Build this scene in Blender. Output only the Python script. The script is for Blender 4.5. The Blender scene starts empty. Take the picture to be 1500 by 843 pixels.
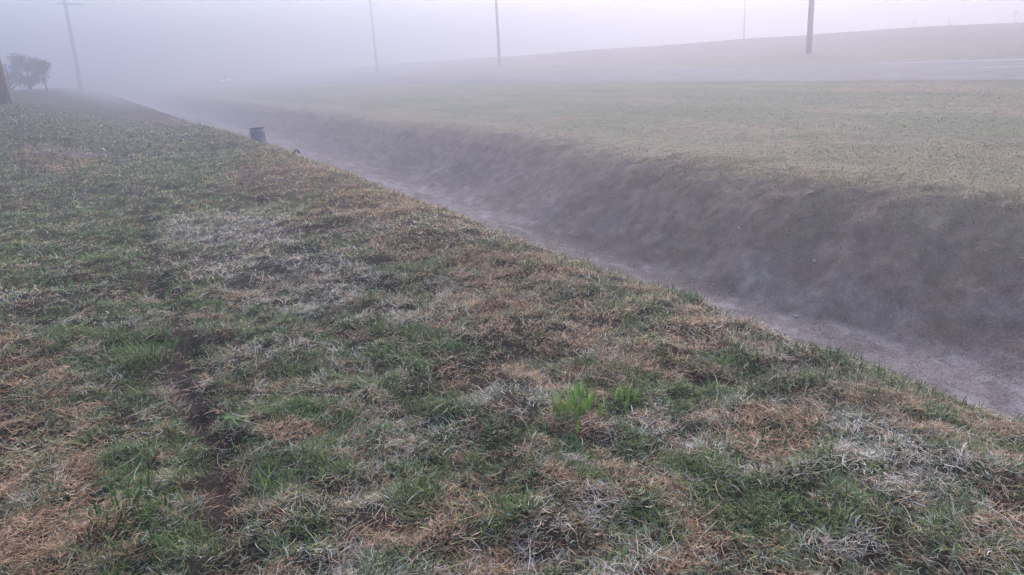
import bpy, math, random
import numpy as np
from math import radians, sin, cos, atan2, pi

rng = np.random.default_rng(7)
random.seed(7)
scene = bpy.context.scene

# ------------------------------------------------------------------ camera
EYE = 1.6
PITCH, ROLL, YAW = radians(17.2), radians(3.4), radians(28.225)
cam_data = bpy.data.cameras.new('camera')
cam = bpy.data.objects.new('camera', cam_data)
scene.collection.objects.link(cam)
cam_data.sensor_width = 36.0
cam_data.lens = 36.0 * 1071.0 / 1500.0
cam_data.clip_start = 0.05
cam_data.clip_end = 3000.0
fw = np.array([sin(YAW) * cos(PITCH), cos(YAW) * cos(PITCH), -sin(PITCH)])
rt = np.array([cos(YAW), -sin(YAW), 0.0])
up = np.cross(rt, fw)
r2 = rt * cos(ROLL) - up * sin(ROLL)
u2 = rt * sin(ROLL) + up * cos(ROLL)
from mathutils import Matrix, Vector
cam.matrix_world = Matrix(((r2[0], u2[0], -fw[0], 0), (r2[1], u2[1], -fw[1], 0), (r2[2], u2[2], -fw[2], EYE), (0, 0, 0, 1)))
scene.camera = cam

# ------------------------------------------------------------------ sky, sun, exposure
SUN_EL, SUN_AZ = radians(33.0), radians(52.0)        # azimuth from +Y towards +X
world = bpy.data.worlds.new('World')
scene.world = world
world.use_nodes = True
wn = world.node_tree
bg = wn.nodes['Background']
sky = wn.nodes.new('ShaderNodeTexSky')
sky.sky_type = 'NISHITA'
sky.sun_disc = False
sky.sun_elevation = SUN_EL
sky.sun_rotation = SUN_AZ
sky.air_density = 1.0
sky.dust_density = 1.5
sky.ozone_density = 1.5
wn.links.new(sky.outputs[0], bg.inputs['Color'])
bg.inputs['Strength'].default_value = 0.15

sun_data = bpy.data.lights.new('sun', 'SUN')
sun_data.energy = 0.75
sun_data.angle = radians(20)
sun_data.color = (1.0, 0.80, 0.80)
sun = bpy.data.objects.new('sun', sun_data)
scene.collection.objects.link(sun)
sdir = Vector((sin(SUN_AZ) * cos(SUN_EL), cos(SUN_AZ) * cos(SUN_EL), sin(SUN_EL)))
sun.rotation_euler = sdir.to_track_quat('Z', 'Y').to_euler()

vs = scene.view_settings
vs.view_transform = 'Standard'
vs.look = 'None'
vs.gamma = 1.0
vs.exposure = 1.50
vs.use_curve_mapping = False
scene.cycles.use_denoising = True
scene.cycles.volume_bounces = 4
scene.cycles.max_bounces = 6
scene.cycles.diffuse_bounces = 3

# ------------------------------------------------------------------ helpers
def tag(o, label=None, cat=None, group=None, kind=None):
    if label: o['label'] = label
    if cat: o['category'] = cat
    if group: o['group'] = group
    if kind: o['kind'] = kind
    return o

def empty(name, loc, rz=0.0, **kw):
    o = bpy.data.objects.new(name, None)
    scene.collection.objects.link(o)
    o.location = loc
    o.rotation_euler = (0, 0, rz)
    o.empty_display_size = 0.2
    return tag(o, **kw)

def link_mesh(name, me, m, parent=None):
    o = bpy.data.objects.new(name, me)
    if m: me.materials.append(m)
    scene.collection.objects.link(o)
    if parent: o.parent = parent
    return o

class MB:
    """collects shapes into one mesh"""
    def __init__(s): s.v = []; s.f = []
    def add(s, vs_, fs):
        n = len(s.v); s.v += [tuple(p) for p in vs_]; s.f += [tuple(i + n for i in f) for f in fs]; return s
    def loft(s, rings, cap=True, closed=True):
        n = len(rings[0]); vs_ = [p for r in rings for p in r]; fs = []
        for k in range(len(rings) - 1):
            for i in range(n if closed else n - 1):
                j = (i + 1) % n
                fs.append((k*n+i, k*n+j, (k+1)*n+j, (k+1)*n+i))
        if cap:
            fs.append(tuple(range(n))[::-1]); fs.append(tuple((len(rings)-1)*n + i for i in range(n)))
        return s.add(vs_, fs)
    def tube(s, pts, rad, n=8, wob=0.0):
        rings = []
        pts = [Vector(p) for p in pts]
        if not hasattr(rad, '__len__'): rad = [rad] * len(pts)
        for k, p in enumerate(pts):
            d = (pts[min(k+1, len(pts)-1)] - pts[max(k-1, 0)]).normalized()
            a = d.cross(Vector((0, 1, 0)) if abs(d.y) < 0.9 else Vector((1, 0, 0))).normalized(); b = d.cross(a)
            rings.append([p + (a*cos(2*pi*i/n) + b*sin(2*pi*i/n)) * rad[k] * (1 + wob*random.uniform(-1, 1)) for i in range(n)])
        return s.loft(rings)
    def box(s, x0, x1, y0, y1, z0, z1):
        return s.loft([[(x0,y0,z),(x1,y0,z),(x1,y1,z),(x0,y1,z)] for z in (z0, z1)])
    def build(s, name, m, parent=None, smooth=False, bevel=0.0):
        me = bpy.data.meshes.new(name); me.from_pydata(s.v, [], s.f); me.validate()
        import bmesh
        b = bmesh.new(); b.from_mesh(me); bmesh.ops.recalc_face_normals(b, faces=b.faces)
        if bevel: bmesh.ops.bevel(b, geom=list(b.edges), offset=bevel, segments=2, affect='EDGES', clamp_overlap=True)
        b.to_mesh(me); b.free()
        if smooth: me.polygons.foreach_set('use_smooth', [True]*len(me.polygons))
        return link_mesh(name, me, m, parent)

def mat(name, col, rough=0.85, var=0.25, scale=8.0, metal=0.0, bump=0.0, col2=None, spec=0.3, emit=None):
    m = bpy.data.materials.new(name); m.use_nodes = True
    nt = m.node_tree; p = nt.nodes['Principled BSDF']
    p.inputs['Roughness'].default_value = rough; p.inputs['Metallic'].default_value = metal
    p.inputs['Specular IOR Level'].default_value = spec
    if emit:
        p.inputs['Emission Color'].default_value = (*emit[0], 1); p.inputs['Emission Strength'].default_value = emit[1]
    c2 = col2 or tuple(c * (1 - var) for c in col)
    tc = nt.nodes.new('ShaderNodeTexCoord'); nz = nt.nodes.new('ShaderNodeTexNoise')
    nz.inputs['Scale'].default_value = scale; nz.inputs['Detail'].default_value = 5
    nt.links.new(tc.outputs['Object'], nz.inputs['Vector'])
    rp = nt.nodes.new('ShaderNodeValToRGB')
    rp.color_ramp.elements[0].position = 0.38; rp.color_ramp.elements[1].position = 0.62
    rp.color_ramp.elements[0].color = (*c2, 1); rp.color_ramp.elements[1].color = (*col, 1)
    nt.links.new(nz.outputs['Fac'], rp.inputs['Fac']); nt.links.new(rp.outputs[0], p.inputs['Base Color'])
    if bump:
        bp = nt.nodes.new('ShaderNodeBump'); bp.inputs['Strength'].default_value = 0.6; bp.inputs['Distance'].default_value = bump
        nt.links.new(nz.outputs['Fac'], bp.inputs['Height']); nt.links.new(bp.outputs[0], p.inputs['Normal'])
    return m

# ------------------------------------------------------------------ noise
_T = rng.random((256, 256))
def vn(x, y, s, k=0):
    X = np.asarray(x, float) / s + 37.31 * (k + 1); Y = np.asarray(y, float) / s + 71.7 * (k + 1)
    xi = np.floor(X).astype(np.int64); yi = np.floor(Y).astype(np.int64)
    fx = X - xi; fy = Y - yi; fx = fx*fx*(3-2*fx); fy = fy*fy*(3-2*fy)
    a = _T[xi % 256, yi % 256]; b = _T[(xi+1) % 256, yi % 256]; c = _T[xi % 256, (yi+1) % 256]; d = _T[(xi+1) % 256, (yi+1) % 256]
    return (a*(1-fx)+b*fx)*(1-fy) + (c*(1-fx)+d*fx)*fy
def fbm(x, y, s, k=0, o=3):
    t = 0; w = 0
    for i in range(o):
        t = t + vn(x, y, s / 2**i, k + 5*i) * 0.55**i; w += 0.55**i
    return t / w
def ss(a, b, x):
    t = np.clip((np.asarray(x, float) - a) / (b - a), 0, 1); return t*t*(3-2*t)

# ------------------------------------------------------------------ the lie of the land
KN = [(-500,.35),(-30,.3),(-6,.06),(-1,0),(1,.0),(2,.045),(2.75,.09),(3.2,-.0),(3.6,-.28),(4.2,-.72),(5.0,-1.25),(5.5,-1.47),(6.2,-1.53),(6.9,-1.52),
      (7.35,-1.30),(7.9,-.92),(8.45,-.50),(8.85,-.30),(9.4,-.20),(12,-.10),(16,.07),(21.3,.33),(29.3,.72),(33,.95),(37,1.15),(40,1.30),(46,1.95),(49,2.2),(52,2.27),(70,2.2),(500,2.0)]
_u = np.arange(-500, 500, 0.02)
_z = np.interp(_u, [k[0] for k in KN], [k[1] for k in KN])
_zs = np.convolve(np.pad(_z, 8, mode='edge'), np.ones(17)/17, mode='valid')
def warp(x, y):
    sc_ = np.interp(y, [-5, 3, 12, 20, 35, 60], [.05, 0, -.2, -.3, -.1, 0.0])
    sl_ = np.interp(y, [0, 4.6, 5.8, 8.6, 14, 22, 39, 60], [-.1, -.25, .15, .40, -.45, -.7, -1.0, -1.2])
    sl_ = sl_ + (vn(x*0, y, 1.6, 3) - .5) * .38 + (vn(x*0, y, .5, 9) - .5) * .16
    return x + sc_ * (1 - ss(4.5, 7, x)) + sl_ * ss(6, 8, x) * (1 - ss(11, 18, x))
RUT = ([0, 2.3, 3.3, 5, 6, 9.5, 16, 28, 50], [.13, .13, .17, .17, .19, .28, .38, .3, -.6])
def rut_d(x, y):
    a = np.abs(x - np.interp(y, *RUT) - (vn(x*0, y, .6, 4) - .5) * .12)
    b = np.abs(x + .70 - (vn(x*0, y, .9, 6) - .5) * .14)
    return a, b
def height(x, y):
    x = np.asarray(x, float); y = np.asarray(y, float)
    u = warp(x, y)
    z = np.interp(u, _u, _zs)
    z = z + ss(12, 34, y) * (1.2 + .35 * ss(34, 60, y)) * ss(3.0, -4.0, x) * 1.0
    near = 1 - ss(19.5, 21, u)
    bank = 1 - ss(4.5, 5.5, u)
    z = z + near * (fbm(x, y, 1.3, 1) - .5) * (.05 + .04 * bank) * (1 - .0 * bank)
    z = z + bank * ((fbm(x, y, .26, 2) - .5) * .12 + (vn(x, y, .09, 8) - .5) * .035)
    wall = ss(6.9, 7.5, u) * (1 - ss(9.0, 10.0, u))
    z = z + wall * ((fbm(x, y, .9, 11) - .5) * .17 + (fbm(x, y, .17, 12) - .5) * .08)
    z = z + ss(5.3, 6, u) * near * (fbm(x, y, .3, 13) - .5) * .03
    a, b = rut_d(x, y)
    z = z - bank * (1 - .7 * ss(7, 12, y)) * (.07 * np.exp(-(a/.10)**2) * (.3 + vn(x, y, .5, 15)) + .03 * np.exp(-(b/.12)**2) * vn(x, y, .6, 16))
    z = z - .55 * ss(41, 49, u) * ss(38, 16, y)
    far = ss(29.5, 33, u)
    z = z + far * (fbm(x, y, 6, 14) - .5) * .22
    return z
def hz(x, y): return float(height(np.array([x]), np.array([y]))[0])

# spots of straw, frost and green on the bank: centre, two half axes (metres), strength
BROWN = [
    (-0.52, 3.28, 0.30, -0.20, -0.05, 0.98, 1.00),
    (-0.64, 4.45, 0.26, -0.19, -0.05, 0.76, 0.80),
    (-0.73, 5.41, 0.24, -0.18, -0.03, 0.46, 0.70),
    (-0.90, 18.63, 0.80, -1.01, -0.07, 2.37, 0.70),
    (2.21, 34.61, 1.36, -2.95, 0.35, 4.86, 0.80),
    (2.74, 11.76, 1.01, -1.18, 0.49, 1.93, 0.80),
    (3.05, 8.13, 0.93, -0.95, 0.47, 1.18, 0.90),
    (2.76, 5.48, 0.55, -0.48, 0.31, 0.58, 0.60),
    (2.17, 4.06, 0.36, -0.29, 0.16, 0.29, 0.90),
    (2.15, 3.17, 0.27, -0.21, 0.19, 0.28, 1.00),
    (2.25, 2.70, 0.22, -0.16, 0.13, 0.16, 0.90),
    (2.86, 2.89, 0.21, -0.16, 0.34, 0.35, 1.00),
    (2.17, 1.90, 0.20, -0.14, 0.15, 0.14, 0.90),
    (1.44, 3.29, 0.18, -0.13, 0.08, 0.16, 0.70),
    (2.83, 1.77, 0.19, -0.13, 0.08, 0.05, 0.80),
    (2.46, 1.18, 0.11, -0.08, 0.10, 0.05, 0.70),
    (0.17, 2.81, 0.07, -0.05, 0.06, 0.37, 0.90),
    (0.21, 4.14, 0.07, -0.05, 0.07, 0.62, 0.50),
    (2.89, 14.99, 0.62, -0.82, 0.42, 2.00, 0.50),
    (2.79, 4.09, 0.45, -0.37, 0.20, 0.28, 0.60),
    (1.55, 2.45, 0.15, -0.10, 0.05, 0.07, 0.50),
    (0.51, 3.18, 0.13, -0.09, 0.03, 0.13, 0.30),
    (1.51, 1.56, 0.11, -0.08, 0.08, 0.08, 0.40),
]
FROST = [
    (1.05, 8.53, 0.57, -0.54, 0.16, 1.06, 1.00),
    (1.03, 6.39, 0.59, -0.51, 0.19, 0.97, 0.80),
    (1.02, 5.33, 0.38, -0.31, 0.09, 0.38, 0.60),
    (1.97, 4.72, 0.11, -0.09, 0.08, 0.18, 1.00),
    (1.39, 2.27, 0.10, -0.07, 0.04, 0.07, 1.00),
    (1.88, 2.22, 0.06, -0.04, 0.10, 0.12, 1.00),
    (1.36, 1.91, 0.07, -0.05, 0.06, 0.08, 0.90),
    (2.48, 1.74, 0.08, -0.05, 0.07, 0.05, 1.00),
    (2.39, 1.53, 0.17, -0.11, 0.10, 0.07, 0.60),
    (2.43, 1.26, 0.19, -0.13, 0.14, 0.08, 0.55),
    (2.83, 1.41, 0.11, -0.07, 0.04, 0.02, 0.80),
    (0.15, 4.24, 0.13, -0.10, 0.01, 0.11, 0.60),
    (1.55, 5.52, 0.22, -0.19, 0.08, 0.27, 0.80),
    (1.80, 1.25, 0.11, -0.07, 0.04, 0.03, 0.80),
    (1.50, 2.81, 0.16, -0.12, 0.08, 0.14, 0.60),
    (2.13, 2.89, 0.17, -0.13, 0.05, 0.07, 0.50),
    (2.96, 6.14, 0.45, -0.41, 0.13, 0.25, 0.50),
    (2.91, 7.00, 0.50, -0.47, 0.11, 0.25, 0.40),
    (2.88, 2.74, 0.15, -0.11, 0.10, 0.10, 0.50),
    (-0.19, 5.72, 0.26, -0.20, 0.00, 0.18, 0.50),
    (0.82, 4.31, 0.28, -0.21, 0.04, 0.16, 0.45),
    (-0.59, 19.60, 0.84, -1.11, -0.01, 0.74, 0.60),
    (2.34, 7.10, 0.33, -0.31, 0.13, 0.38, 0.50),
    (1.47, 4.25, 0.22, -0.17, 0.05, 0.12, 0.30),
    (1.46, 1.47, 0.09, -0.06, 0.03, 0.03, 0.50),
    (-0.77, 7.00, 0.30, -0.25, -0.01, 0.25, 0.40),
]
GREEN = [
    (-0.47, 10.23, 0.66, -0.63, -0.03, 2.18, 0.80),
    (-0.22, 7.05, 0.67, -0.56, 0.01, 0.93, 0.70),
    (-0.04, 4.89, 0.22, -0.17, 0.02, 0.46, 1.00),
    (-0.26, 4.07, 0.25, -0.18, 0.00, 0.24, 0.60),
    (-0.20, 2.95, 0.19, -0.13, 0.01, 0.32, 0.80),
    (1.97, 5.41, 0.27, -0.23, 0.12, 0.31, 0.90),
    (1.00, 3.79, 0.42, -0.31, 0.22, 0.69, 0.60),
    (0.97, 2.78, 0.23, -0.16, 0.14, 0.35, 0.70),
    (1.71, 2.59, 0.11, -0.08, 0.07, 0.10, 1.00),
    (1.61, 1.97, 0.24, -0.16, 0.08, 0.10, 0.80),
    (3.12, 2.27, 0.24, -0.18, 0.15, 0.11, 1.00),
    (3.08, 1.80, 0.22, -0.16, 0.08, 0.05, 0.90),
    (3.17, 3.59, 0.28, -0.23, 0.19, 0.22, 0.70),
    (1.00, 2.25, 0.26, -0.18, 0.15, 0.29, 0.60),
    (1.81, 1.45, 0.28, -0.19, 0.15, 0.13, 0.90),
    (1.10, 17.36, 1.46, -1.93, 0.40, 4.95, 0.70),
    (0.30, 3.33, 0.16, -0.12, 0.02, 0.10, 1.00),
    (-0.79, 33.97, 2.93, -5.51, -0.15, 10.77, 1.00),
    (0.68, 4.86, 0.27, -0.21, 0.07, 0.37, 0.50),
    (2.89, 1.50, 0.17, -0.12, 0.11, 0.06, 0.80),
    (3.07, 2.04, 0.15, -0.11, 0.08, 0.06, 0.80),
    (2.34, 7.54, 0.35, -0.33, 0.09, 0.28, 0.60),
    (3.37, 4.28, 0.31, -0.27, 0.16, 0.20, 0.50),
    (0.48, 2.78, 0.15, -0.10, 0.08, 0.32, 0.60),
    (0.97, 11.28, 0.73, -0.78, 0.15, 1.37, 0.60),
]

def spots(T, x, y, k):
    n = (fbm(x, y, .3, k) - .5) * 1.7 + (vn(x, y, .07, k+1) - .5) * .8
    m = np.zeros_like(x)
    for cx, cy, ax, ay, bx, by, s in T:
        det = ax*by - ay*bx
        dx, dy = x - cx, y - cy
        p = (dx*by - dy*bx) / det; q = (ax*dy - ay*dx) / det
        r = p*p + q*q + n
        m = np.maximum(m, s * (1 - ss(.35, 1.5, r)))
    return m

def regions(x, y):
    """per place: brown, frost, green, soil, and the land zones"""
    x = np.asarray(x, float); y = np.asarray(y, float)
    u = warp(x, y)
    br = np.maximum(spots(BROWN, x, y, 20), .25 * ss(.54, .70, fbm(x, y, .4, 31)))
    fr = np.maximum(spots(FROST, x, y, 22), .35 * ss(.58, .70, fbm(x, y, .3, 33)))
    gr = np.maximum(spots(GREEN, x, y, 24), .6 * ss(.50, .66, fbm(x, y, .7, 35)))
    crest = np.exp(-((u - 3.05) / .38)**2)
    br = np.maximum(br, .95 * np.exp(-((u - 2.45 + (fbm(x, y, .8, 64) - .5) * .9) / .42)**2) * ss(2.2, 3.2, y) * ss(16, 11, y) * ss(.30, .48, fbm(x, y, .25, 65)))
    gr = np.maximum(gr, .6 * ss(.5, -.2, x) * ss(3.2, 5.5, y) * ss(.35, .5, fbm(x, y, .5, 66)))
    gr = gr * (1 - .3 * crest) * (1 - .55 * br) * (1 - .5 * fr)
    a, b = rut_d(x, y)
    soil = np.exp(-(a/.095)**2) * (.25 + .75 * ss(.15, .5, vn(x, y, .35, 37))) * (1 - .6 * ss(6, 10, y)) + .5 * np.exp(-(b/.1)**2) * ss(.4, .65, vn(x, y, .4, 38))
    soil = np.maximum(soil, .8 * ss(.66, .74, fbm(x, y, .3, 39)))
    return u, br, fr, gr, np.clip(soil, 0, 1), crest

# ------------------------------------------------------------------ ground: one sheet
def axis(fine0, fine1, step, end0, end1, g=1.09):
    a = list(np.arange(fine0, fine1, step))
    s = step
    while a[-1] < end1: s *= g; a.append(a[-1] + s)
    s = step; b = [fine0]
    while b[-1] > end0: s *= g; b.append(b[-1] - s)
    return np.array(b[1:][::-1] + a)
def grid_mesh(name, X, Y, zf):
    gx, gy = np.meshgrid(X, Y, indexing='xy')
    gz = zf(gx, gy)
    nx, ny = len(X), len(Y)
    co = np.stack([gx, gy, gz], -1).reshape(-1, 3).astype(np.float32)
    i = np.arange(nx*ny).reshape(ny, nx)
    q = np.stack([i[:-1,:-1], i[:-1,1:], i[1:,1:], i[1:,:-1]], -1).reshape(-1).astype(np.int32)
    return raw_mesh(name, co, q, np.full(len(q)//4, 4, np.int32)), gx.ravel(), gy.ravel()
def raw_mesh(name, co, loops, sizes, cols=None, smooth=True):
    me = bpy.data.meshes.new(name)
    me.vertices.add(len(co)); me.vertices.foreach_set('co', co.ravel())
    me.loops.add(len(loops)); me.loops.foreach_set('vertex_index', loops)
    me.polygons.add(len(sizes))
    st = np.concatenate([[0], np.cumsum(sizes)[:-1]]).astype(np.int32)
    me.polygons.foreach_set('loop_start', st)
    if cols is not None: put_cols(me, cols)
    me.update(calc_edges=True)
    if smooth: me.polygons.foreach_set('use_smooth', np.ones(len(sizes), bool))
    return me
def put_cols(me, cols):
    at = me.color_attributes.new('tint', 'FLOAT_COLOR', 'POINT')
    c = np.ones((len(cols), 4), np.float32); c[:, :3] = cols
    at.data.foreach_set('color', c.ravel())
def mixc(c, col, w): return c * (1 - w[:, None]) + np.array(col) * w[:, None]

def ground_cols(x, y):
    u, br, fr, gr, soil, crest = regions(x, y)
    n = fbm(x, y, .15, 41)
    c = np.tile(np.array([.075, .058, .042]), (len(x), 1)) * (.5 + n[:, None])
    d = np.hypot(x, y)
    c = c * .6
    fa = ss(5, 11, d)
    c = mixc(c, (.10, .125, .055), gr * .6 * fa); c = mixc(c, (.20, .125, .085), br * .7 * fa); c = mixc(c, (.33, .31, .33), fr * .5 * fa)
    c = mixc(c, (.045, .033, .026), soil * .8)
    # far from the eye the mat of blades takes over from the soil
    bank = 1 - ss(4.0, 5.0, u)
    bot = ss(4.8, 5.8, u)
    c = mixc(c, (.20, .175, .165), bot * .95)
    st = fbm(x * 1.0, y * .25, .35, 43)
    c = mixc(c, (.11, .09, .082), bot * ss(.40, .62, st) * .75); c = mixc(c, (.32, .30, .29), bot * ss(.55, .72, fbm(x, y * .4, .16, 57)) * .6)
    wall = ss(6.45, 8.5, u + (fbm(x, y, .8, 44) - .5) * .8)
    c = mixc(c, (.158, .114, .092), wall)
    c = mixc(c, (.19, .132, .115), wall * ss(.45, .7, fbm(x, y, 1.1, 45)) * .35)
    c = mixc(c, (.075, .085, .045), wall * ss(.5, .7, fbm(x, y, .8, 46)) * .3)
    c = c * (1 + wall[:, None] * .38 * (fbm(x, y, .16, 56)[:, None] - .5) * 2)
    lip = ss(8.3, 9.2, u + (fbm(x, y, .5, 47) - .5) * 1.0)
    c = mixc(c, (.20, .18, .115), lip)
    fld = ss(9.2, 11.0, u + (fbm(x, y, 1.2, 48) - .5) * 1.5)
    c = mixc(c, (.125, .14, .070), fld)
    c = mixc(c, (.19, .155, .105), fld * ss(.48, .70, fbm(x, y * .5, 2.2, 49)) * .75)
    c = mixc(c, (.07, .085, .045), fld * ss(.55, .72, fbm(x * 1.6, y * .4, 1.4, 50)) * .6)
    c = mixc(c, (.08, .095, .055), fld * ss(.5, .68, fbm(u * 1.0, y * .06, .9, 52)) * .45)
    verge = ss(29.5, 30.5, u)
    c = mixc(c, (.15, .13, .105), verge * .8)
    emb = ss(38, 40, u)
    c = mixc(c, (.13, .105, .09), emb * (.6 + .4 * fbm(x, y, 5, 51)))
    return (c * (1 + .45 * ss(4.5, 6, u)[:, None]) * np.array([1.12, 1.0, .98])).astype(np.float32)

def tint_mat(name, rough=.95, bump=.01, bscale=60, vary=.35, spec=.15, trans=0.0):
    m = bpy.data.materials.new(name); m.use_nodes = True
    nt = m.node_tree; p = nt.nodes['Principled BSDF']
    p.inputs['Roughness'].default_value = rough; p.inputs['Specular IOR Level'].default_value = spec
    a = nt.nodes.new('ShaderNodeVertexColor'); a.layer_name = 'tint'
    if bump:
        g = nt.nodes.new('ShaderNodeNewGeometry'); nz = nt.nodes.new('ShaderNodeTexNoise')
        nz.inputs['Scale'].default_value = bscale; nz.inputs['Detail'].default_value = 7; nz.inputs['Roughness'].default_value = .65
        nt.links.new(g.outputs['Position'], nz.inputs['Vector'])
        nz2 = nt.nodes.new('ShaderNodeTexNoise'); nz2.inputs['Scale'].default_value = bscale / 9; nz2.inputs['Detail'].default_value = 6
        nt.links.new(g.outputs['Position'], nz2.inputs['Vector'])
        ad = nt.nodes.new('ShaderNodeMath'); ad.operation = 'ADD'
        nt.links.new(nz.outputs['Fac'], ad.inputs[0]); nt.links.new(nz2.outputs['Fac'], ad.inputs[1])
        mr = nt.nodes.new('ShaderNodeMapRange'); mr.inputs[1].default_value = .75; mr.inputs[2].default_value = 1.25
        mr.inputs[3].default_value = 1 - vary; mr.inputs[4].default_value = 1 + vary
        nt.links.new(ad.outputs[0], mr.inputs[0])
        mx = nt.nodes.new('ShaderNodeVectorMath'); mx.operation = 'SCALE'
        nt.links.new(a.outputs[0], mx.inputs[0]); nt.links.new(mr.outputs[0], mx.inputs['Scale'])
        nt.links.new(mx.outputs[0], p.inputs['Base Color'])
        bp = nt.nodes.new('ShaderNodeBump'); bp.inputs['Strength'].default_value = .8; bp.inputs['Distance'].default_value = bump
        nt.links.new(ad.outputs[0], bp.inputs['Height']); nt.links.new(bp.outputs[0], p.inputs['Normal'])
    else:
        nt.links.new(a.outputs[0], p.inputs['Base Color'])
    if trans:
        tr = nt.nodes.new('ShaderNodeBsdfTranslucent'); mx2 = nt.nodes.new('ShaderNodeMixShader'); mx2.inputs[0].default_value = trans
        nt.links.new(a.outputs[0], tr.inputs[0]); nt.links.new(p.outputs[0], mx2.inputs[1]); nt.links.new(tr.outputs[0], mx2.inputs[2])
        nt.links.new(mx2.outputs[0], nt.nodes['Material Output'].inputs['Surface'])
    return m

M_ground = tint_mat('turf_and_earth', bump=.02, bscale=45)
X = axis(-1.6, 10.5, .035, -405, 405, 1.035); Y = axis(0.3, 9.0, .035, -405, 405, 1.03)
me, gx, gy = grid_mesh('ground', X, Y, height)
put_cols(me, ground_cols(gx, gy))
tag(link_mesh('ground', me, M_ground), kind='structure')

# ------------------------------------------------------------------ road beyond the field
M_road = mat('worn_asphalt', (.13, .125, .13), var=.3, scale=1.5, rough=.8, bump=.004)
RX = np.array([21.6, 22.5, 24, 25.4, 27, 28.2, 29.1]); RY = np.arange(-60, 400, 1.0)
def road_z(x, y): return np.interp(x, [21.3, 29.3], [.33, .72]) + .008
me, _, _ = grid_mesh('road', RX, RY, road_z)
road = link_mesh('road', me, M_road); tag(road, kind='structure')
mb = MB()
M_paint = mat('faded_road_paint', (.55, .55, .57), var=.35, scale=5, rough=.7)
mb = MB()
for x, runs in ((21.95, [(10.2, 11.4)]),
                (28.7, [(17.2, 18.2), (24.0, 25.0), (29.3, 36.0)]),
                (27.9, [(30.0, 34.5), (9.5, 20.0)]), (25.3, [(12.5, 14.3), (33.5, 35.8), (52, 55), (70, 73)])):
    for y0, y1 in runs:
        k = max(2, int((y1 - y0) / .5)); L = []; Rr = []
        for i in range(k + 1):
            y = y0 + (y1 - y0) * i / k; w = .07 * (1 + random.uniform(-.4, .2)) * (0.35 if i in (0, k) else 1)
            z = float(road_z(np.array(x), 0)) + .006
            L.append((x - w, y, z - w*.049)); Rr.append((x + w, y, z + w*.049))
        mb.loft([[a, b] for a, b in zip(L, Rr)], cap=False, closed=False)
tag(mb.build('road_marking', M_paint), kind='structure')

# ------------------------------------------------------------------ grass and straw
def blades(name, bx, by, ln, wd, az, tilt, curl, twist, cols, m, lift=0.0, kind='stuff', parent=None, bz=None):
    n = len(bx)
    bz = height(bx, by) + lift if bz is None else bz
    seg = 3
    P = np.zeros((n, seg+1, 3)); P[:, 0] = np.stack([bx, by, bz], -1)
    t = tilt.copy(); h = az.copy()
    S = np.zeros((n, seg+1, 3)); S[:, 0] = np.stack([-np.sin(h), np.cos(h), 0*h], -1)
    for i in range(seg):
        d = np.stack([np.sin(t)*np.cos(h), np.sin(t)*np.sin(h), np.cos(t)], -1)
        P[:, i+1] = P[:, i] + d * (ln/seg)[:, None]
        t = t + curl; h = h + twist
        S[:, i+1] = np.stack([-np.sin(h), np.cos(h), .35*np.sin(h*3)], -1)
    w = wd[:, None] * .5
    V = np.empty((n, 7, 3), np.float32)
    for i, k in ((0, .8), (1, 1.0), (2, .75)):
        V[:, 2*i] = P[:, i] - S[:, i]*w*k; V[:, 2*i+1] = P[:, i] + S[:, i]*w*k
    V[:, 6] = P[:, 3]
    base = (np.arange(n) * 7)[:, None]
    L = (base + np.array([0,1,3,2, 2,3,5,4, 4,5,6])).astype(np.int32).ravel()
    sz = np.tile(np.array([4, 4, 3], np.int32), n)
    C = np.repeat(cols.astype(np.float32), 7, axis=0).reshape(n, 7, 3)
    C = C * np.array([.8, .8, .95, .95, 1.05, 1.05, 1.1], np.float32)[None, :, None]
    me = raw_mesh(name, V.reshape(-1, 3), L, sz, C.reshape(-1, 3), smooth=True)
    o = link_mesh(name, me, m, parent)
    if kind: o['kind'] = kind
    return o

M_blade = tint_mat('grass_blades', rough=.6, bump=0, spec=.2, trans=.10)

def scatter(r0, r1, dens, a0=-14, a1=74):
    a0, a1 = radians(a0), radians(a1)
    n = int(.5*(r1*r1 - r0*r0)*(a1-a0)*dens)
    r = np.sqrt(rng.uniform(r0*r0, r1*r1, n)); a = rng.uniform(a0, a1, n)
    return r*np.sin(a), r*np.cos(a), r

PAL = {'green': (.090, .148, .048), 'lime': (.16, .23, .06), 'olive': (.15, .155, .055), 'dull': (.115, .145, .085), 'hoar': (.25, .30, .26),
       'straw': (.35, .265, .185), 'pink': (.325, .222, .155), 'brown': (.155, .10, .062), 'frost': (.43, .405, .41), 'dark': (.06, .045, .032)}
names = list(PAL); PC = np.array([PAL[k] for k in names]) * np.array([1.62, 1.40, 1.16])
def choose(W):
    W = np.clip(W, 1e-6, None); W = W / W.sum(1, keepdims=True)
    c = np.cumsum(W, 1); return (rng.random((len(W), 1)) > c).sum(1).clip(0, W.shape[1]-1)

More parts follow.
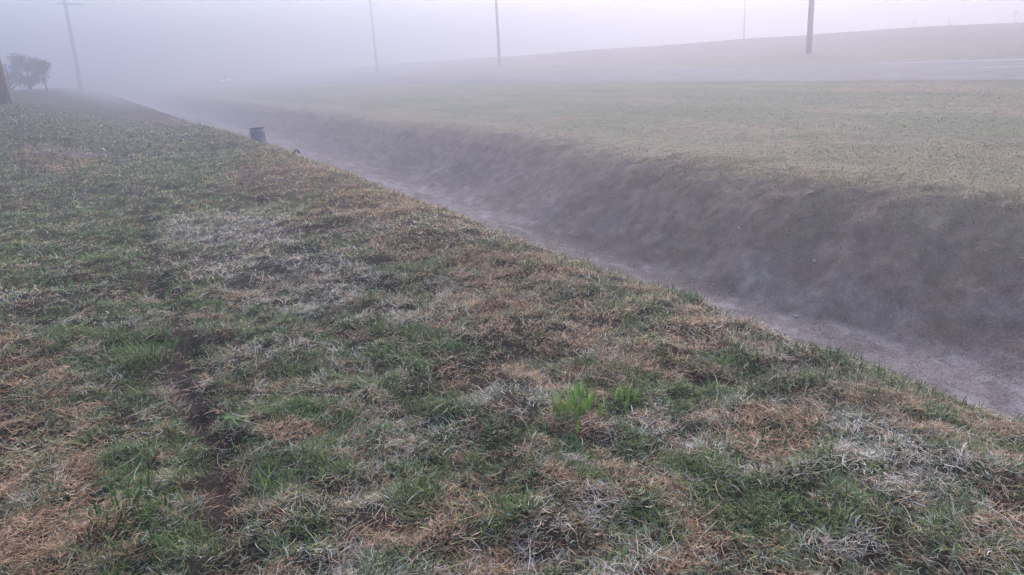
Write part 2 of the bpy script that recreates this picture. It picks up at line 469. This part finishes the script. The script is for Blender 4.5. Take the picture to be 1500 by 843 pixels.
def grow(name, r0, r1, dens, lmul=1.0, wbase=.003):
    x, y, r = scatter(r0, r1, dens)
    u, br, fr, gr, soil, crest = regions(x, y)
    keep = (u < 4.6) & (rng.random(len(x)) < 1 - ss(24, 36, r)) & (rng.random(len(x)) > soil * .95) & (rng.random(len(x)) < .0 + 1.6 * fbm(x, y, .10, 60))
    x, y, r, u, br, fr, gr, soil, crest = (q[keep] for q in (x, y, r, u, br, fr, gr, soil, crest))
    n = len(x); o = np.ones(n)
    cl = fbm(x, y, .11, 61)                      # tufts
    neutral = 1.0
    W = np.stack([.30*neutral + 2.9*gr, .02 + .25*gr*gr, .10 + .55*crest + .3*gr, .55*neutral + .9*gr, .85*neutral + .5*gr + 1.3*fr,
                  .30 + 3.2*br + .5*crest, .08 + 3.4*br, .26 + 2.2*br, .04 + 3.8*fr, .24*o], 1)
    # clumps lean one way or the other
    W[:, [0, 1, 3]] *= (.25 + 2.2 * ss(.35, .65, cl))[:, None]; W[:, [5, 6, 7]] *= (.35 + 2.0 * ss(.6, .35, cl))[:, None]
    k = choose(W)
    c = PC[k] * rng.uniform(.38, 1.72, (n, 1)) * (1 + rng.uniform(-.08, .08, (n, 3)))
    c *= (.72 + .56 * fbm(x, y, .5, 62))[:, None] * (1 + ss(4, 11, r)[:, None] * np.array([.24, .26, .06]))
    fresh = np.isin(k, [0, 1, 2]) ; live = fresh | (k == 3)
    up_ = rng.random(n) < np.where(fresh, .5, np.where(live, .3, .10))
    tilt = np.where(up_, rng.uniform(.1, .95, n), rng.uniform(1.15, 1.62, n))
    curl = np.where(up_, rng.uniform(.05, .55, n), rng.uniform(-.4, .4, n))
    flow = fbm(x, y, .3, 63) * 14
    az = np.where(rng.random(n) < .5, flow + rng.normal(0, .7, n), rng.uniform(0, 2*pi, n))
    twist = rng.normal(0, .36, n)
    ln = np.where(up_, rng.uniform(.018, .050, n), rng.uniform(.018, .062, n) * (1 + (rng.random(n) < .08))) * lmul
    ln = ln * np.where(live & up_, .7 + .9*ss(.4, .7, cl), 1)
    wd = np.maximum(np.where(fresh, 1.3, .9) * wbase * rng.uniform(.6, 1.4, n), r * .00075)
    lift = rng.random(n)**1.5 * (.022 + .02 * br) * np.where(up_, .3, 1) * (1 - soil)
    return blades(name, x, y, ln, wd, az, tilt, curl, twist, c, M_blade, lift=lift)

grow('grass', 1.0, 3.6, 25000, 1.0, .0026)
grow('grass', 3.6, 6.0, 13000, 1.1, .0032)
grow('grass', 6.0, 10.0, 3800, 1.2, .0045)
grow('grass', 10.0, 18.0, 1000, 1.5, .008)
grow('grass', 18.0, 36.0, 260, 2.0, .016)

# short thin grass over ditch floor, far wall and the mown field
def grow_far(name, r0, r1, dens, wbase, lmul):
    x, y, r = scatter(r0, r1, dens)
    u = warp(x, y)
    keep = (u > 5.6) & (u < 21.0)
    wallq = (u > 7.0) & (u < 8.6)
    keep &= rng.random(len(x)) < (1 - ss(15, 30, r)) * np.where(wallq, .8, np.where(u < 7, .35, 1.0)) * (.35 + fbm(x, y, .4, 70))
    x, y, r, u = x[keep], y[keep], r[keep], u[keep]; n = len(x)
    lip = np.exp(-((u - 9.0)/.45)**2); fld = ss(9.0, 10.5, u); wall = ss(7.0, 7.5, u)*(1-ss(8.4, 8.9, u)); bot = 1 - ss(6.7, 7.2, u)
    pn = fbm(x, y*.5, 2.2, 49); gn = fbm(x, y, .8, 46)
    FADE = np.clip(r[:, None] / 30, .15, .6)
    W = np.stack([.35*fld + .3*wall*gn, .02*fld, .9*lip + .4*fld, .5*lip + 1.2*fld + .9*wall*gn, .06*fld + .14*wall + .16*bot,
                  1.6*lip + .6*fld*ss(.45,.7,pn) + .34*wall, .05*lip + .12*wall + .2*fld*ss(.5,.7,pn), .12 + 1.3*wall, .01*wall + .2*bot, .0 + .35*wall + .2*bot], 1)
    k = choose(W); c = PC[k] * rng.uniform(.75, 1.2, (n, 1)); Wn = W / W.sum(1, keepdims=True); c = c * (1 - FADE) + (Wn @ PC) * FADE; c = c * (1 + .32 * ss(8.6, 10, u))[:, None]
    up_ = rng.random(n) < .03 + .1 * lip
    tilt = np.where(up_, rng.uniform(.2, 1.0, n), rng.uniform(1.25, 1.56, n)); curl = rng.uniform(-.05, .12, n)
    ln = rng.uniform(.02, .05, n)*lmul*(1 + .5*lip)
    blades(name, x, y, ln, np.maximum(wbase*rng.uniform(.6, 1.3, n), r*.0008), rng.uniform(0, 2*pi, n), tilt, curl, rng.normal(0, .3, n), c, M_blade, lift=rng.random(n)*.006)
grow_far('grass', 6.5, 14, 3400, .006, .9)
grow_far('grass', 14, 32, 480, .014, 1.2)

# long loose dead stems lying across the mat
x, y, r = scatter(1.2, 7.5, 35)
u = warp(x, y); q = u < 3.6; x, y, r = x[q], y[q], r[q]; n = len(x)
k = np.where(rng.random(n) < .6, 5, 8)
blades('straw', x, y, rng.uniform(.08, .2, n), np.maximum(.0024, r*.0007), rng.uniform(0, 2*pi, n), rng.uniform(1.25, 1.55, n), rng.uniform(-.02, .10, n),
       rng.normal(0, .25, n), PC[k]*rng.uniform(.8, 1.25, (n, 1)), M_blade, lift=rng.uniform(.01, .035, n))

# upright seed stalks along the crest, seen against the ditch
n = 200
y = rng.uniform(1.0, 30, n)**1.0; x = 3.05 - np.interp(y, [-5, 3, 12, 20, 35], [.05, 0, -.2, -.3, -.1]) + rng.normal(0, .14, n)
q = fbm(x*0, y, .5, 77) > .47; x, y = x[q], y[q]; n = len(x)
blades('grass', x, y, rng.uniform(.04, .10, n), np.maximum(.0028, y*.0008), rng.uniform(0, 2*pi, n), rng.uniform(.05, .6, n), rng.uniform(.05, .3, n),
       rng.normal(0, .2, n), PC[rng.choice([0, 2, 2, 3, 5], n)]*rng.uniform(.7, 1.2, (n, 1)), M_blade)

# ------------------------------------------------------------------ tufts one can pick out
def tuft(x, y, nb, spread, ln, wd, cols, tilt, label, cat='grass tuft', az0=None, curl=(.05, .35)):
    z = hz(x, y)
    root = empty('grass_tuft', (x, y, z - .005), label=label, cat=cat)
    bx = rng.normal(0, spread, nb); by = rng.normal(0, spread*.7, nb)
    az = np.arctan2(by, bx) + rng.normal(0, .5, nb) if az0 is None else rng.normal(az0, .5, nb)
    cc = np.array(cols)[rng.integers(0, len(cols), nb)] * rng.uniform(.8, 1.2, (nb, 1))
    h_ = height(x + bx, y + by) - z
    blades('blades', bx, by, rng.uniform(*ln, nb), rng.uniform(*wd, nb), az, rng.uniform(*tilt, nb), rng.uniform(*curl, nb), rng.normal(0, .12, nb), cc, M_blade, parent=root, kind=None, bz=h_)
    return root
lime = [(.30, .46, .09), (.20, .32, .07), (.38, .52, .13)]
tuft(1.66, 2.52, 85, .07, (.08, .13), (.009, .014), lime, (.0, .6), 'bright lime green tuft of wide cut blades in the middle foreground', curl=(-.05, .12))
tuft(1.88, 2.46, 22, .03, (.07, .11), (.008, .012), lime, (.0, .5), 'small lime green tuft just right of the brightest tuft')
tuft(.01, 4.62, 34, .10, (.12, .24), (.006, .010), [(.12, .22, .045), (.09, .17, .04), (.17, .24, .06)], (.05, .7), 'tall loose green tuft standing left of the wheel rut')
tuft(.32, 2.80, 4, .012, (.12, .15), (.009, .012), [(.28, .42, .08)], (.0, .2), 'few single yellow-green blades standing upright beside the rut')
tuft(-.21, 2.90, 60, .085, (.07, .13), (.006, .010), [(.06, .15, .03), (.08, .19, .035), (.05, .11, .03)], (.1, .9), 'dark green bushy tuft in the brown straw at the lower left')
tuft(3.02, 2.26, 60, .10, (.06, .11), (.006, .009), [(.09, .15, .045), (.08, .13, .04), (.16, .18, .06)], (.3, 1.1), 'dense dark green tuft on the ditch crest at right')
tuft(2.92, 1.76, 50, .09, (.05, .10), (.005, .009), [(.12, .17, .05), (.17, .19, .07)], (.3, 1.1), 'olive green tuft on the crest edge nearest the camera')
tuft(2.45, 2.44, 9, .02, (.08, .13), (.006, .009), [(.2, .34, .07)], (.0, .4), 'thin pale green sprout among pinkish straw near the crest')
tuft(2.05, 1.75, 60, .10, (.07, .13), (.005, .008), [(.08, .17, .04), (.12, .2, .05)], (.1, .9), 'long leaved green tuft in front of the frosted straw at lower right')

# broad leaved weed beside the rut
root = empty('broadleaf_weed', (.30, 3.36, hz(.30, 3.36)), label='broad leaved green weed beside the dark wheel rut', cat='weed')
M_leaf = mat('weed_leaf', (.20, .30, .07), col2=(.09, .16, .04), scale=40, rough=.55)
for i, (a, L_, e) in enumerate([(2.7, .10, .75), (2.1, .07, .9), (.3, .09, .35), (-.3, .07, .3), (-1.2, .06, .3)]):
    mb = MB(); rings = []
    for k in range(7):
        t = k/6; w = .015*math.sin(pi*min(1, t*.93+.05))**.8*(1 + .15*math.sin(k*2.5)) + .0015
        rr = t*L_*cos(e); zz = .015 + t*L_*sin(e) - .05*t*t
        cx, cy = rr*cos(a), rr*sin(a); sx, sy = -sin(a), cos(a)
        rings.append([(cx - sx*w, cy - sy*w, zz + .008), (cx, cy, zz), (cx + sx*w, cy + sy*w, zz + .008)])
    mb.loft(rings, cap=False, closed=False).build('leaf', M_leaf, root, smooth=True)

# dried branching stalk lying by the rut
root_x, root_y = .27, 2.62
mb = MB(); z0 = hz(root_x, root_y) + .012
mb.tube([(0, 0, 0), (.02, .05, .04), (.05, .10, .065), (.10, .16, .07)], [.0022, .002, .0017, .001], 5)
mb.tube([(.02, .05, .04), (-.03, .10, .07), (-.04, .15, .075)], [.0018, .0014, .0008], 5)
mb.tube([(.05, .10, .065), (.03, .16, .09), (.035, .2, .095)], [.0016, .0012, .0007], 5)
mb.tube([(.05, .10, .065), (.12, .11, .08), (.18, .14, .07)], [.0015, .0012, .0007], 5)
M_dry = mat('dry_stalk', (.36, .33, .24), var=.3, scale=60)
st = mb.build('dry_stalk', M_dry); st.location = (root_x, root_y, z0)
tag(st, 'thin forked dry stalk leaning by the dark rut at lower left', 'stalk')

# ------------------------------------------------------------------ drum on the crest and pipe stub
M_drum = mat('weathered_blue_drum', (.24, .26, .30), col2=(.15, .16, .175), scale=7, rough=.6, metal=0.0, bump=.004)
M_rust = mat('dark_rim', (.055, .05, .055), var=.4, scale=20, rough=.8)
M_lab = mat('faded_blue_panel', (.13, .17, .28), col2=(.18, .20, .25), scale=14, rough=.6)
dx, dy = 3.50, 19.6
drum = empty('drum', (dx, dy, hz(dx, dy) - .05), rz=.2, label='small weathered blue-grey metal drum standing on the ditch crest', cat='drum')
drum.scale = (.93, .93, .78)
drum.rotation_euler = (radians(-1), radians(.5), .2)
NR = 32
def ring(r, z, k=0, dent=True):
    out = []
    for i in range(NR):
        a = 2*pi*i/NR; d = 1.0
        if dent: d -= .09*math.exp(-((a-3.6)/.35)**2)*ss(.15, .5, z) + .05*math.exp(-((a-4.9)/.25)**2)*math.exp(-((z-.3)/.12)**2)
        out.append((r*d*cos(a), r*d*sin(a), z))
    return out
mb = MB()
prof = [(.185, 0), (.192, .012), (.186, .025), (.186, .15), (.193, .165), (.186, .18), (.186, .33), (.193, .345), (.186, .36), (.185, .50), (.178, .505), (.176, .49), (.174, .34), (.172, .06)]
mb.loft([ring(r*1.03, z) for r, z in prof], cap=True)
mb.build('shell', M_drum, drum, smooth=True)
mb = MB(); pts = [Vector(p) + Vector((0, 0, .004 + .010*math.sin(i*1.7))) for i, p in enumerate(ring(.192, .506))]
mb.tube(pts + [pts[0]], .009, 6).build('rim', M_rust, drum, smooth=True)
mb = MB()
A = [3.9 + .9*i/8 for i in range(9)]
mb.loft([[(.197*cos(a), .197*sin(a), z) for a in A] + [(.192*cos(a), .192*sin(a), z) for a in A[::-1]] for z in (.10, .40)])
mb.build('panel', M_lab, drum)
mb = MB()
mb.tube([(-.197, -.03, .43), (-.225, -.02, .41), (-.235, .0, .36), (-.225, .02, .31), (-.197, .03, .29)], .007, 6).build('handle', M_rust, drum, smooth=True)

sx_, sy_ = 3.36, 15.2
stub = empty('pipe_stub', (sx_, sy_, hz(sx_, sy_) - .02), label='tiny grey bent pipe stub on the crest right of the drum', cat='pipe')
M_pipe = mat('grey_pipe', (.22, .25, .25), var=.3, scale=25, rough=.6)
mb = MB(); mb.tube([(0,0,0), (0,0,.09), (.012,0,.125), (.045,0,.145), (.08,0,.135), (.095,0,.10)], [.022,.022,.023,.023,.023,.022], 12).build('pipe', M_pipe, stub, smooth=True)
mb = MB(); mb.tube([(.093,0,.105), (.098,0,.085)], [.028, .028], 12).build('collar', M_rust, stub)

# ------------------------------------------------------------------ pale scraps and stones in the ditch
M_stone = mat('pale_stone', (.36, .34, .34), var=.3, scale=20, bump=.003)
def stone(x, y, s, label, flat=.35):
    mb = MB(); rings = []
    for k, (rr, zz) in enumerate([(.55, 0), (.95, .18), (1, .45), (.8, .8), (.4, 1)]):
        rings.append([(s*rr*cos(a)*(1+random.uniform(-.15, .15)), s*.7*rr*sin(a)*(1+random.uniform(-.15, .15)), s*flat*zz) for a in [2*pi*i/10 for i in range(10)]])
    o = mb.loft(rings).build('pale_stone', M_stone, smooth=True)
    o.location = (x, y, hz(x, y) - .006); o.rotation_euler = (0, random.uniform(-.5, -.3) if x > 7 else 0, random.uniform(0, 3))
    tag(o, label, 'stone')
stone(7.52, 5.95, .04, 'pale flat stone halfway up the dark ditch wall')
stone(7.66, 7.35, .05, 'small pale stone on the ditch wall farther left, below the lip')
stone(6.83, 5.60, .045, 'small pale stone at the foot of the ditch wall')
stone(8.55, 5.45, .03, 'whitish pebble just under the grassy far lip of the ditch')
mb = MB(); mb.tube([(0,0,0), (.08,.03,.02), (.17,.02,.015), (.22,.07,.03)], [.008,.007,.006,.004], 6); mb.tube([(.08,.03,.02), (.06,.10,.05)], [.006,.003], 6)
tw = mb.build('pale_twig', M_dry, smooth=True); tw.location = (7.78, 6.0, hz(7.78, 6.0)+.01); tag(tw, 'pale forked twig lying on the dark ditch wall', 'twig')

# ------------------------------------------------------------------ trees
M_bark = mat('reddish_bark', (.17, .105, .08), var=.5, scale=9, bump=.03, rough=.95)
M_bark2 = mat('dark_bark', (.07, .055, .045), var=.4, scale=9, bump=.02)
def leaf_cloud(name, centres, radii, n, size, col, parent, droop=.3):
    cs = np.array(centres); rs = np.array(radii)
    k = rng.choice(len(cs), n, p=rs**2/np.sum(rs**2))
    d = rng.normal(size=(n, 3)); d /= np.linalg.norm(d, axis=1, keepdims=True)
    p = cs[k] + d * (rs[k] * rng.random(n)**.45)[:, None] * np.array([1, 1, .8])
    a = rng.uniform(0, 2*pi, n); t = rng.uniform(-.4, 1.0, n) + droop
    f = np.stack([np.cos(a)*np.cos(t), np.sin(a)*np.cos(t), -np.sin(t)], -1); s = np.stack([-np.sin(a), np.cos(a), rng.uniform(-.5, .5, n)], -1)
    L_ = size * rng.uniform(.6, 1.4, n)[:, None]
    V = np.stack([p, p + f*L_*.5 + s*L_*.22, p + f*L_, p + f*L_*.5 - s*L_*.22], 1).reshape(-1, 3).astype(np.float32)
    C = np.repeat((np.array(col) * rng.uniform(.6, 1.4, (n, 1))).astype(np.float32), 4, axis=0)
    me = raw_mesh(name, V, np.arange(4*n, dtype=np.int32), np.full(n, 4, np.int32), C, smooth=False)
    return link_mesh(name, me, M_blade, parent)

def tree(x, y, h, r, label, lobes, n, size, col, bark, trunk_r, group=None, clear=.35, name='tree', leafc=None):
    z = hz(x, y)
    root = empty(name, (x, y, z - .05), label=label, cat='tree', group=group)
    mb = MB()
    mb.tube([(0, 0, 0), (.02*h*.1, 0, h*.12), (0, .02, h*clear), (.04*r, 0, h*.75)], [trunk_r*1.3, trunk_r*1.08, trunk_r*.9, trunk_r*.4], 12, .05)
    for i in range(9):
        a = i*2.4; q = h*clear + h*.06*(i % 5)
        mb.tube([(0, 0, q), (r*.35*cos(a), r*.35*sin(a), q + h*.14), (r*.75*cos(a), r*.75*sin(a), q + h*.24)], [trunk_r*.45, trunk_r*.28, trunk_r*.1], 6)
    mb.build('trunk', bark, root, smooth=True)
    cs = []; rs = []
    for i in range(lobes):
        a = random.uniform(0, 2*pi); q = math.sqrt(random.random())*r*.75
        cs.append((q*cos(a), q*sin(a), random.uniform(clear + .1, .9)*h)); rs.append(r*random.uniform(.25, .45))
    leaf_cloud('crown', cs, rs, n, size, col, root)
    return root

# big trunk at the left edge of the picture, its crown high above
tx, ty = -3.22, 33.5
trunk_root = tree(tx, ty, 11.5, 3.2, 'thick reddish-brown tree trunk at the left edge of the photo', 26, 9000, .16, (.07, .10, .045), M_bark, .48, clear=.55)
trunk_root.rotation_euler[1] = radians(2.6)
# small fogged trees behind it
G = 'small trees fading in the fog'
tree(-4.55, 60, 1.9, .95, 'small rounded tree in fog, nearest the big trunk', 22, 3000, .11, (.065, .085, .065), M_bark2, .06, G, clear=.02)
tree(-3.45, 60.5, 2.4, 1.15, 'broadest of the small fogged trees, in the middle of the clump', 34, 4600, .12, (.065, .085, .065), M_bark2, .07, G, clear=.08)
tree(-2.55, 61, 2.3, .8, 'slender drooping small tree at the right end of the fogged clump', 10, 1100, .2, (.05, .065, .045), M_bark2, .045, G, clear=.38)
# far trees beyond the embankment, hardly visible
GF = 'faint saplings along the embankment top'
for i, (x, y, h, lb) in enumerate([(88, 58, 1.7, 'faint sapling above the embankment, leftmost of the row'), (89, 54, 1.5, 'faint bushy sapling above the embankment, second from the left'),
                     (91, 48, 1.8, 'faint low sapling on the embankment top, third from the left')]):
    tree(x, y, h, .6, lb, 9, 420, .09, (.06, .075, .05), M_bark2, .03, GF, clear=.05)

# ------------------------------------------------------------------ poles
M_pole = mat('grey_timber_pole', (.20, .175, .17), var=.4, scale=6, bump=.01, rough=.9)
M_arm = mat('dark_crossarm', (.10, .09, .085), var=.3, scale=6)
M_ins = mat('porcelain', (.35, .34, .35), var=.1, rough=.3)
def pole(x, y, h, rad, label, arms, rz=0.0, group='utility poles in the fog', lean=0.0):
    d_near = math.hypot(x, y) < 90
    root = empty('utility_pole', (x, y, hz(x, y) - .1), rz=rz, label=label, cat='utility pole', group=group)
    MB().tube([(0, 0, 0), (0, 0, h*.33), (0, 0, h*.66), (0, 0, h)], [rad, rad*.92, rad*.82, rad*.7], 14, .01).build('pole', M_pole if d_near else M_pole_fogged, root, smooth=True)
    for zf, w, off in arms:
        a = MB().box(off - w, off + w, rad*.75, rad*.75 + .11, zf, zf + .13).build('crossarm', M_arm, root, bevel=.008)
        for q in (-.92, -.5, .5, .92):
            MB().tube([(off + q*w, rad*.75 + .055, zf + .13), (off + q*w, rad*.75 + .055, zf + .2), (off + q*w, rad*.75 + .055, zf + .28)], [.02, .055, .035], 8).build('insulator', M_ins, a, smooth=True)
    return root
M_pole_fogged = mat('fog_paled_pole', (.36, .34, .34), var=.3, scale=6, bump=.01, rough=.9)  # far poles: extra fading by fog put into a paler timber colour
def place(az, el_d): return el_d*sin(radians(az)), el_d*cos(radians(az))
x, y = place(50.35, 46.0); pole(x, y, 10.5, .155, 'thickest bare utility pole at the foot of the embankment', [(9.8, 1.0, 0)], rz=-1.2)
x, y = place(28.3, 76.0); pole(x, y, 10.8, .155, 'thin grey utility pole on the slope near the centre top', [(10.0, 1.0, 0)], rz=-1.2)
x, y = place(19.2, 106.0); pole(x, y, 12.3, .15, 'very faint thin utility pole left of the centre pole', [(11.5, 1.0, 0)], rz=-1.2)
p4 = pole(-1.0, 112.0, 15.6, .21, 'faint utility pole with two crossarms behind the small fogged trees', [(14.4, .9, -.1), (10.7, 1.5, .6)], rz=.3)
MB().tube([(.0, -.2, 0), (.0, -.25, 5), (0, -.25, 9.4)], [.26, .25, .17], 10).build('stay_post', M_pole_fogged, p4, smooth=True)

p4.rotation_euler[1] = radians(2.5)
lx, ly = place(46.0, 92.0)
lamp = empty('street_lamp', (lx, ly, hz(lx, ly)), rz=.6, label='barely visible street lamp beyond the embankment, top in the fog', cat='street lamp')
MB().tube([(0,0,0), (0,0,3), (0,0,5.2)], [.09, .075, .06], 10).build('pole', M_pole, lamp, smooth=True)
MB().tube([(0,0,5.2), (.15,0,5.5), (.5,0,5.65)], [.05, .045, .04], 8).build('arm', M_pole, lamp, smooth=True)
MB().loft([[(.4,-.1,5.62), (.9,-.08,5.66), (.9,.08,5.66), (.4,.1,5.62)], [(.4,-.12,5.72), (.9,-.1,5.72), (.9,.1,5.72), (.4,.12,5.72)], [(.45,-.06,5.8), (.85,-.05,5.77), (.85,.05,5.77), (.45,.06,5.8)]]).build('lamp_head', M_ins, lamp, bevel=.01)

# ------------------------------------------------------------------ car with its headlights on, far down the road
cx_, cy_ = 24.0, 162.0
car = empty('car', (cx_, cy_, float(road_z(np.array(cx_), 0)) + .0), rz=radians(-2), label='distant oncoming car in the fog with two headlights on', cat='car')
M_carp = mat('car_paint', (.25, .26, .28), var=.1, rough=.3, spec=.5); M_gl = mat('car_glass', (.02, .025, .03), var=.1, rough=.08, spec=.6)
M_ty = mat('tyre_rubber', (.02, .02, .02), var=.2); M_rim = mat('wheel_rim', (.4, .4, .42), var=.1, metal=.8, rough=.35)
M_hl = mat('headlight', (.9, .9, .9), emit=((1.0, .97, .95), 20.0)); M_trim = mat('black_trim', (.03, .03, .03))
def sec(y, hw, z0, z1, sh=.12):
    return [(-hw*.92, y, z0), (-hw, y, z0+.15), (-hw, y, z1-sh), (-hw*.88, y, z1), (hw*.88, y, z1), (hw, y, z1-sh), (hw, y, z0+.15), (hw*.92, y, z0)]
MB().loft([sec(-2.15, .72, .35, .62), sec(-2.0, .86, .25, .76), (sec(-1.2, .9, .2, .88)), sec(-.8, .9, .2, .95), sec(1.5, .9, .2, .98), sec(2.0, .86, .25, .95), sec(2.15, .76, .35, .8)]).build('body', M_carp, car, smooth=False, bevel=.02)
def cab(y, hw, z): return [(-hw, y, z), (hw, y, z)]
MB().loft([[(-.80,-.95,.93),(.80,-.95,.93),(.80,1.75,.95),(-.80,1.75,.95)], [(-.62,-.2,1.42),(.62,-.2,1.42),(.62,1.15,1.44),(-.62,1.15,1.44)]]).build('window', M_gl, car, bevel=.02)
MB().loft([[(-.63,-.24,1.41),(.63,-.24,1.41),(.63,1.2,1.43),(-.63,1.2,1.43)], [(-.56,-.1,1.48),(.56,-.1,1.48),(.56,1.05,1.49),(-.56,1.05,1.49)]]).build('roof', M_carp, car, bevel=.01)
for sx in (-1, 1):
    for yy in (-1.35, 1.35):
        w = MB().tube([(sx*.72, yy, .32), (sx*.91, yy, .32)], .32, 20).build('wheel', M_ty, car, smooth=False)
        MB().tube([(sx*.90, yy, .32), (sx*.925, yy, .32)], .19, 14).build('rim', M_rim, w)
    MB().tube([(sx*.64, -2.08, .66), (sx*.64, -2.17, .66)], [.10, .08], 12).build('headlight', M_hl, car)
    MB().box(min(sx*.9, sx*1.02), max(sx*.9, sx*1.02), -.72, -.6, .98, 1.1).build('mirror', M_trim, car, bevel=.01)
MB().box(-.4, .4, -2.185, -2.10, .40, .55).build('grille', M_trim, car)

# ------------------------------------------------------------------ fog
M_haze = bpy.data.materials.new('fog_air'); M_haze.use_nodes = True
nt = M_haze.node_tree; nt.nodes.clear()
mo = nt.nodes.new('ShaderNodeOutputMaterial'); pv = nt.nodes.new('ShaderNodeVolumePrincipled')
pv.inputs['Color'].default_value = (.64, .64, .69, 1); pv.inputs['Density'].default_value = .0185; pv.inputs['Anisotropy'].default_value = .6
nt.links.new(pv.outputs[0], mo.inputs['Volume'])
haze = MB().box(-412, 412, -412, 412, -3.2, 17.5).build('haze', M_haze)
tag(haze, kind='stuff')
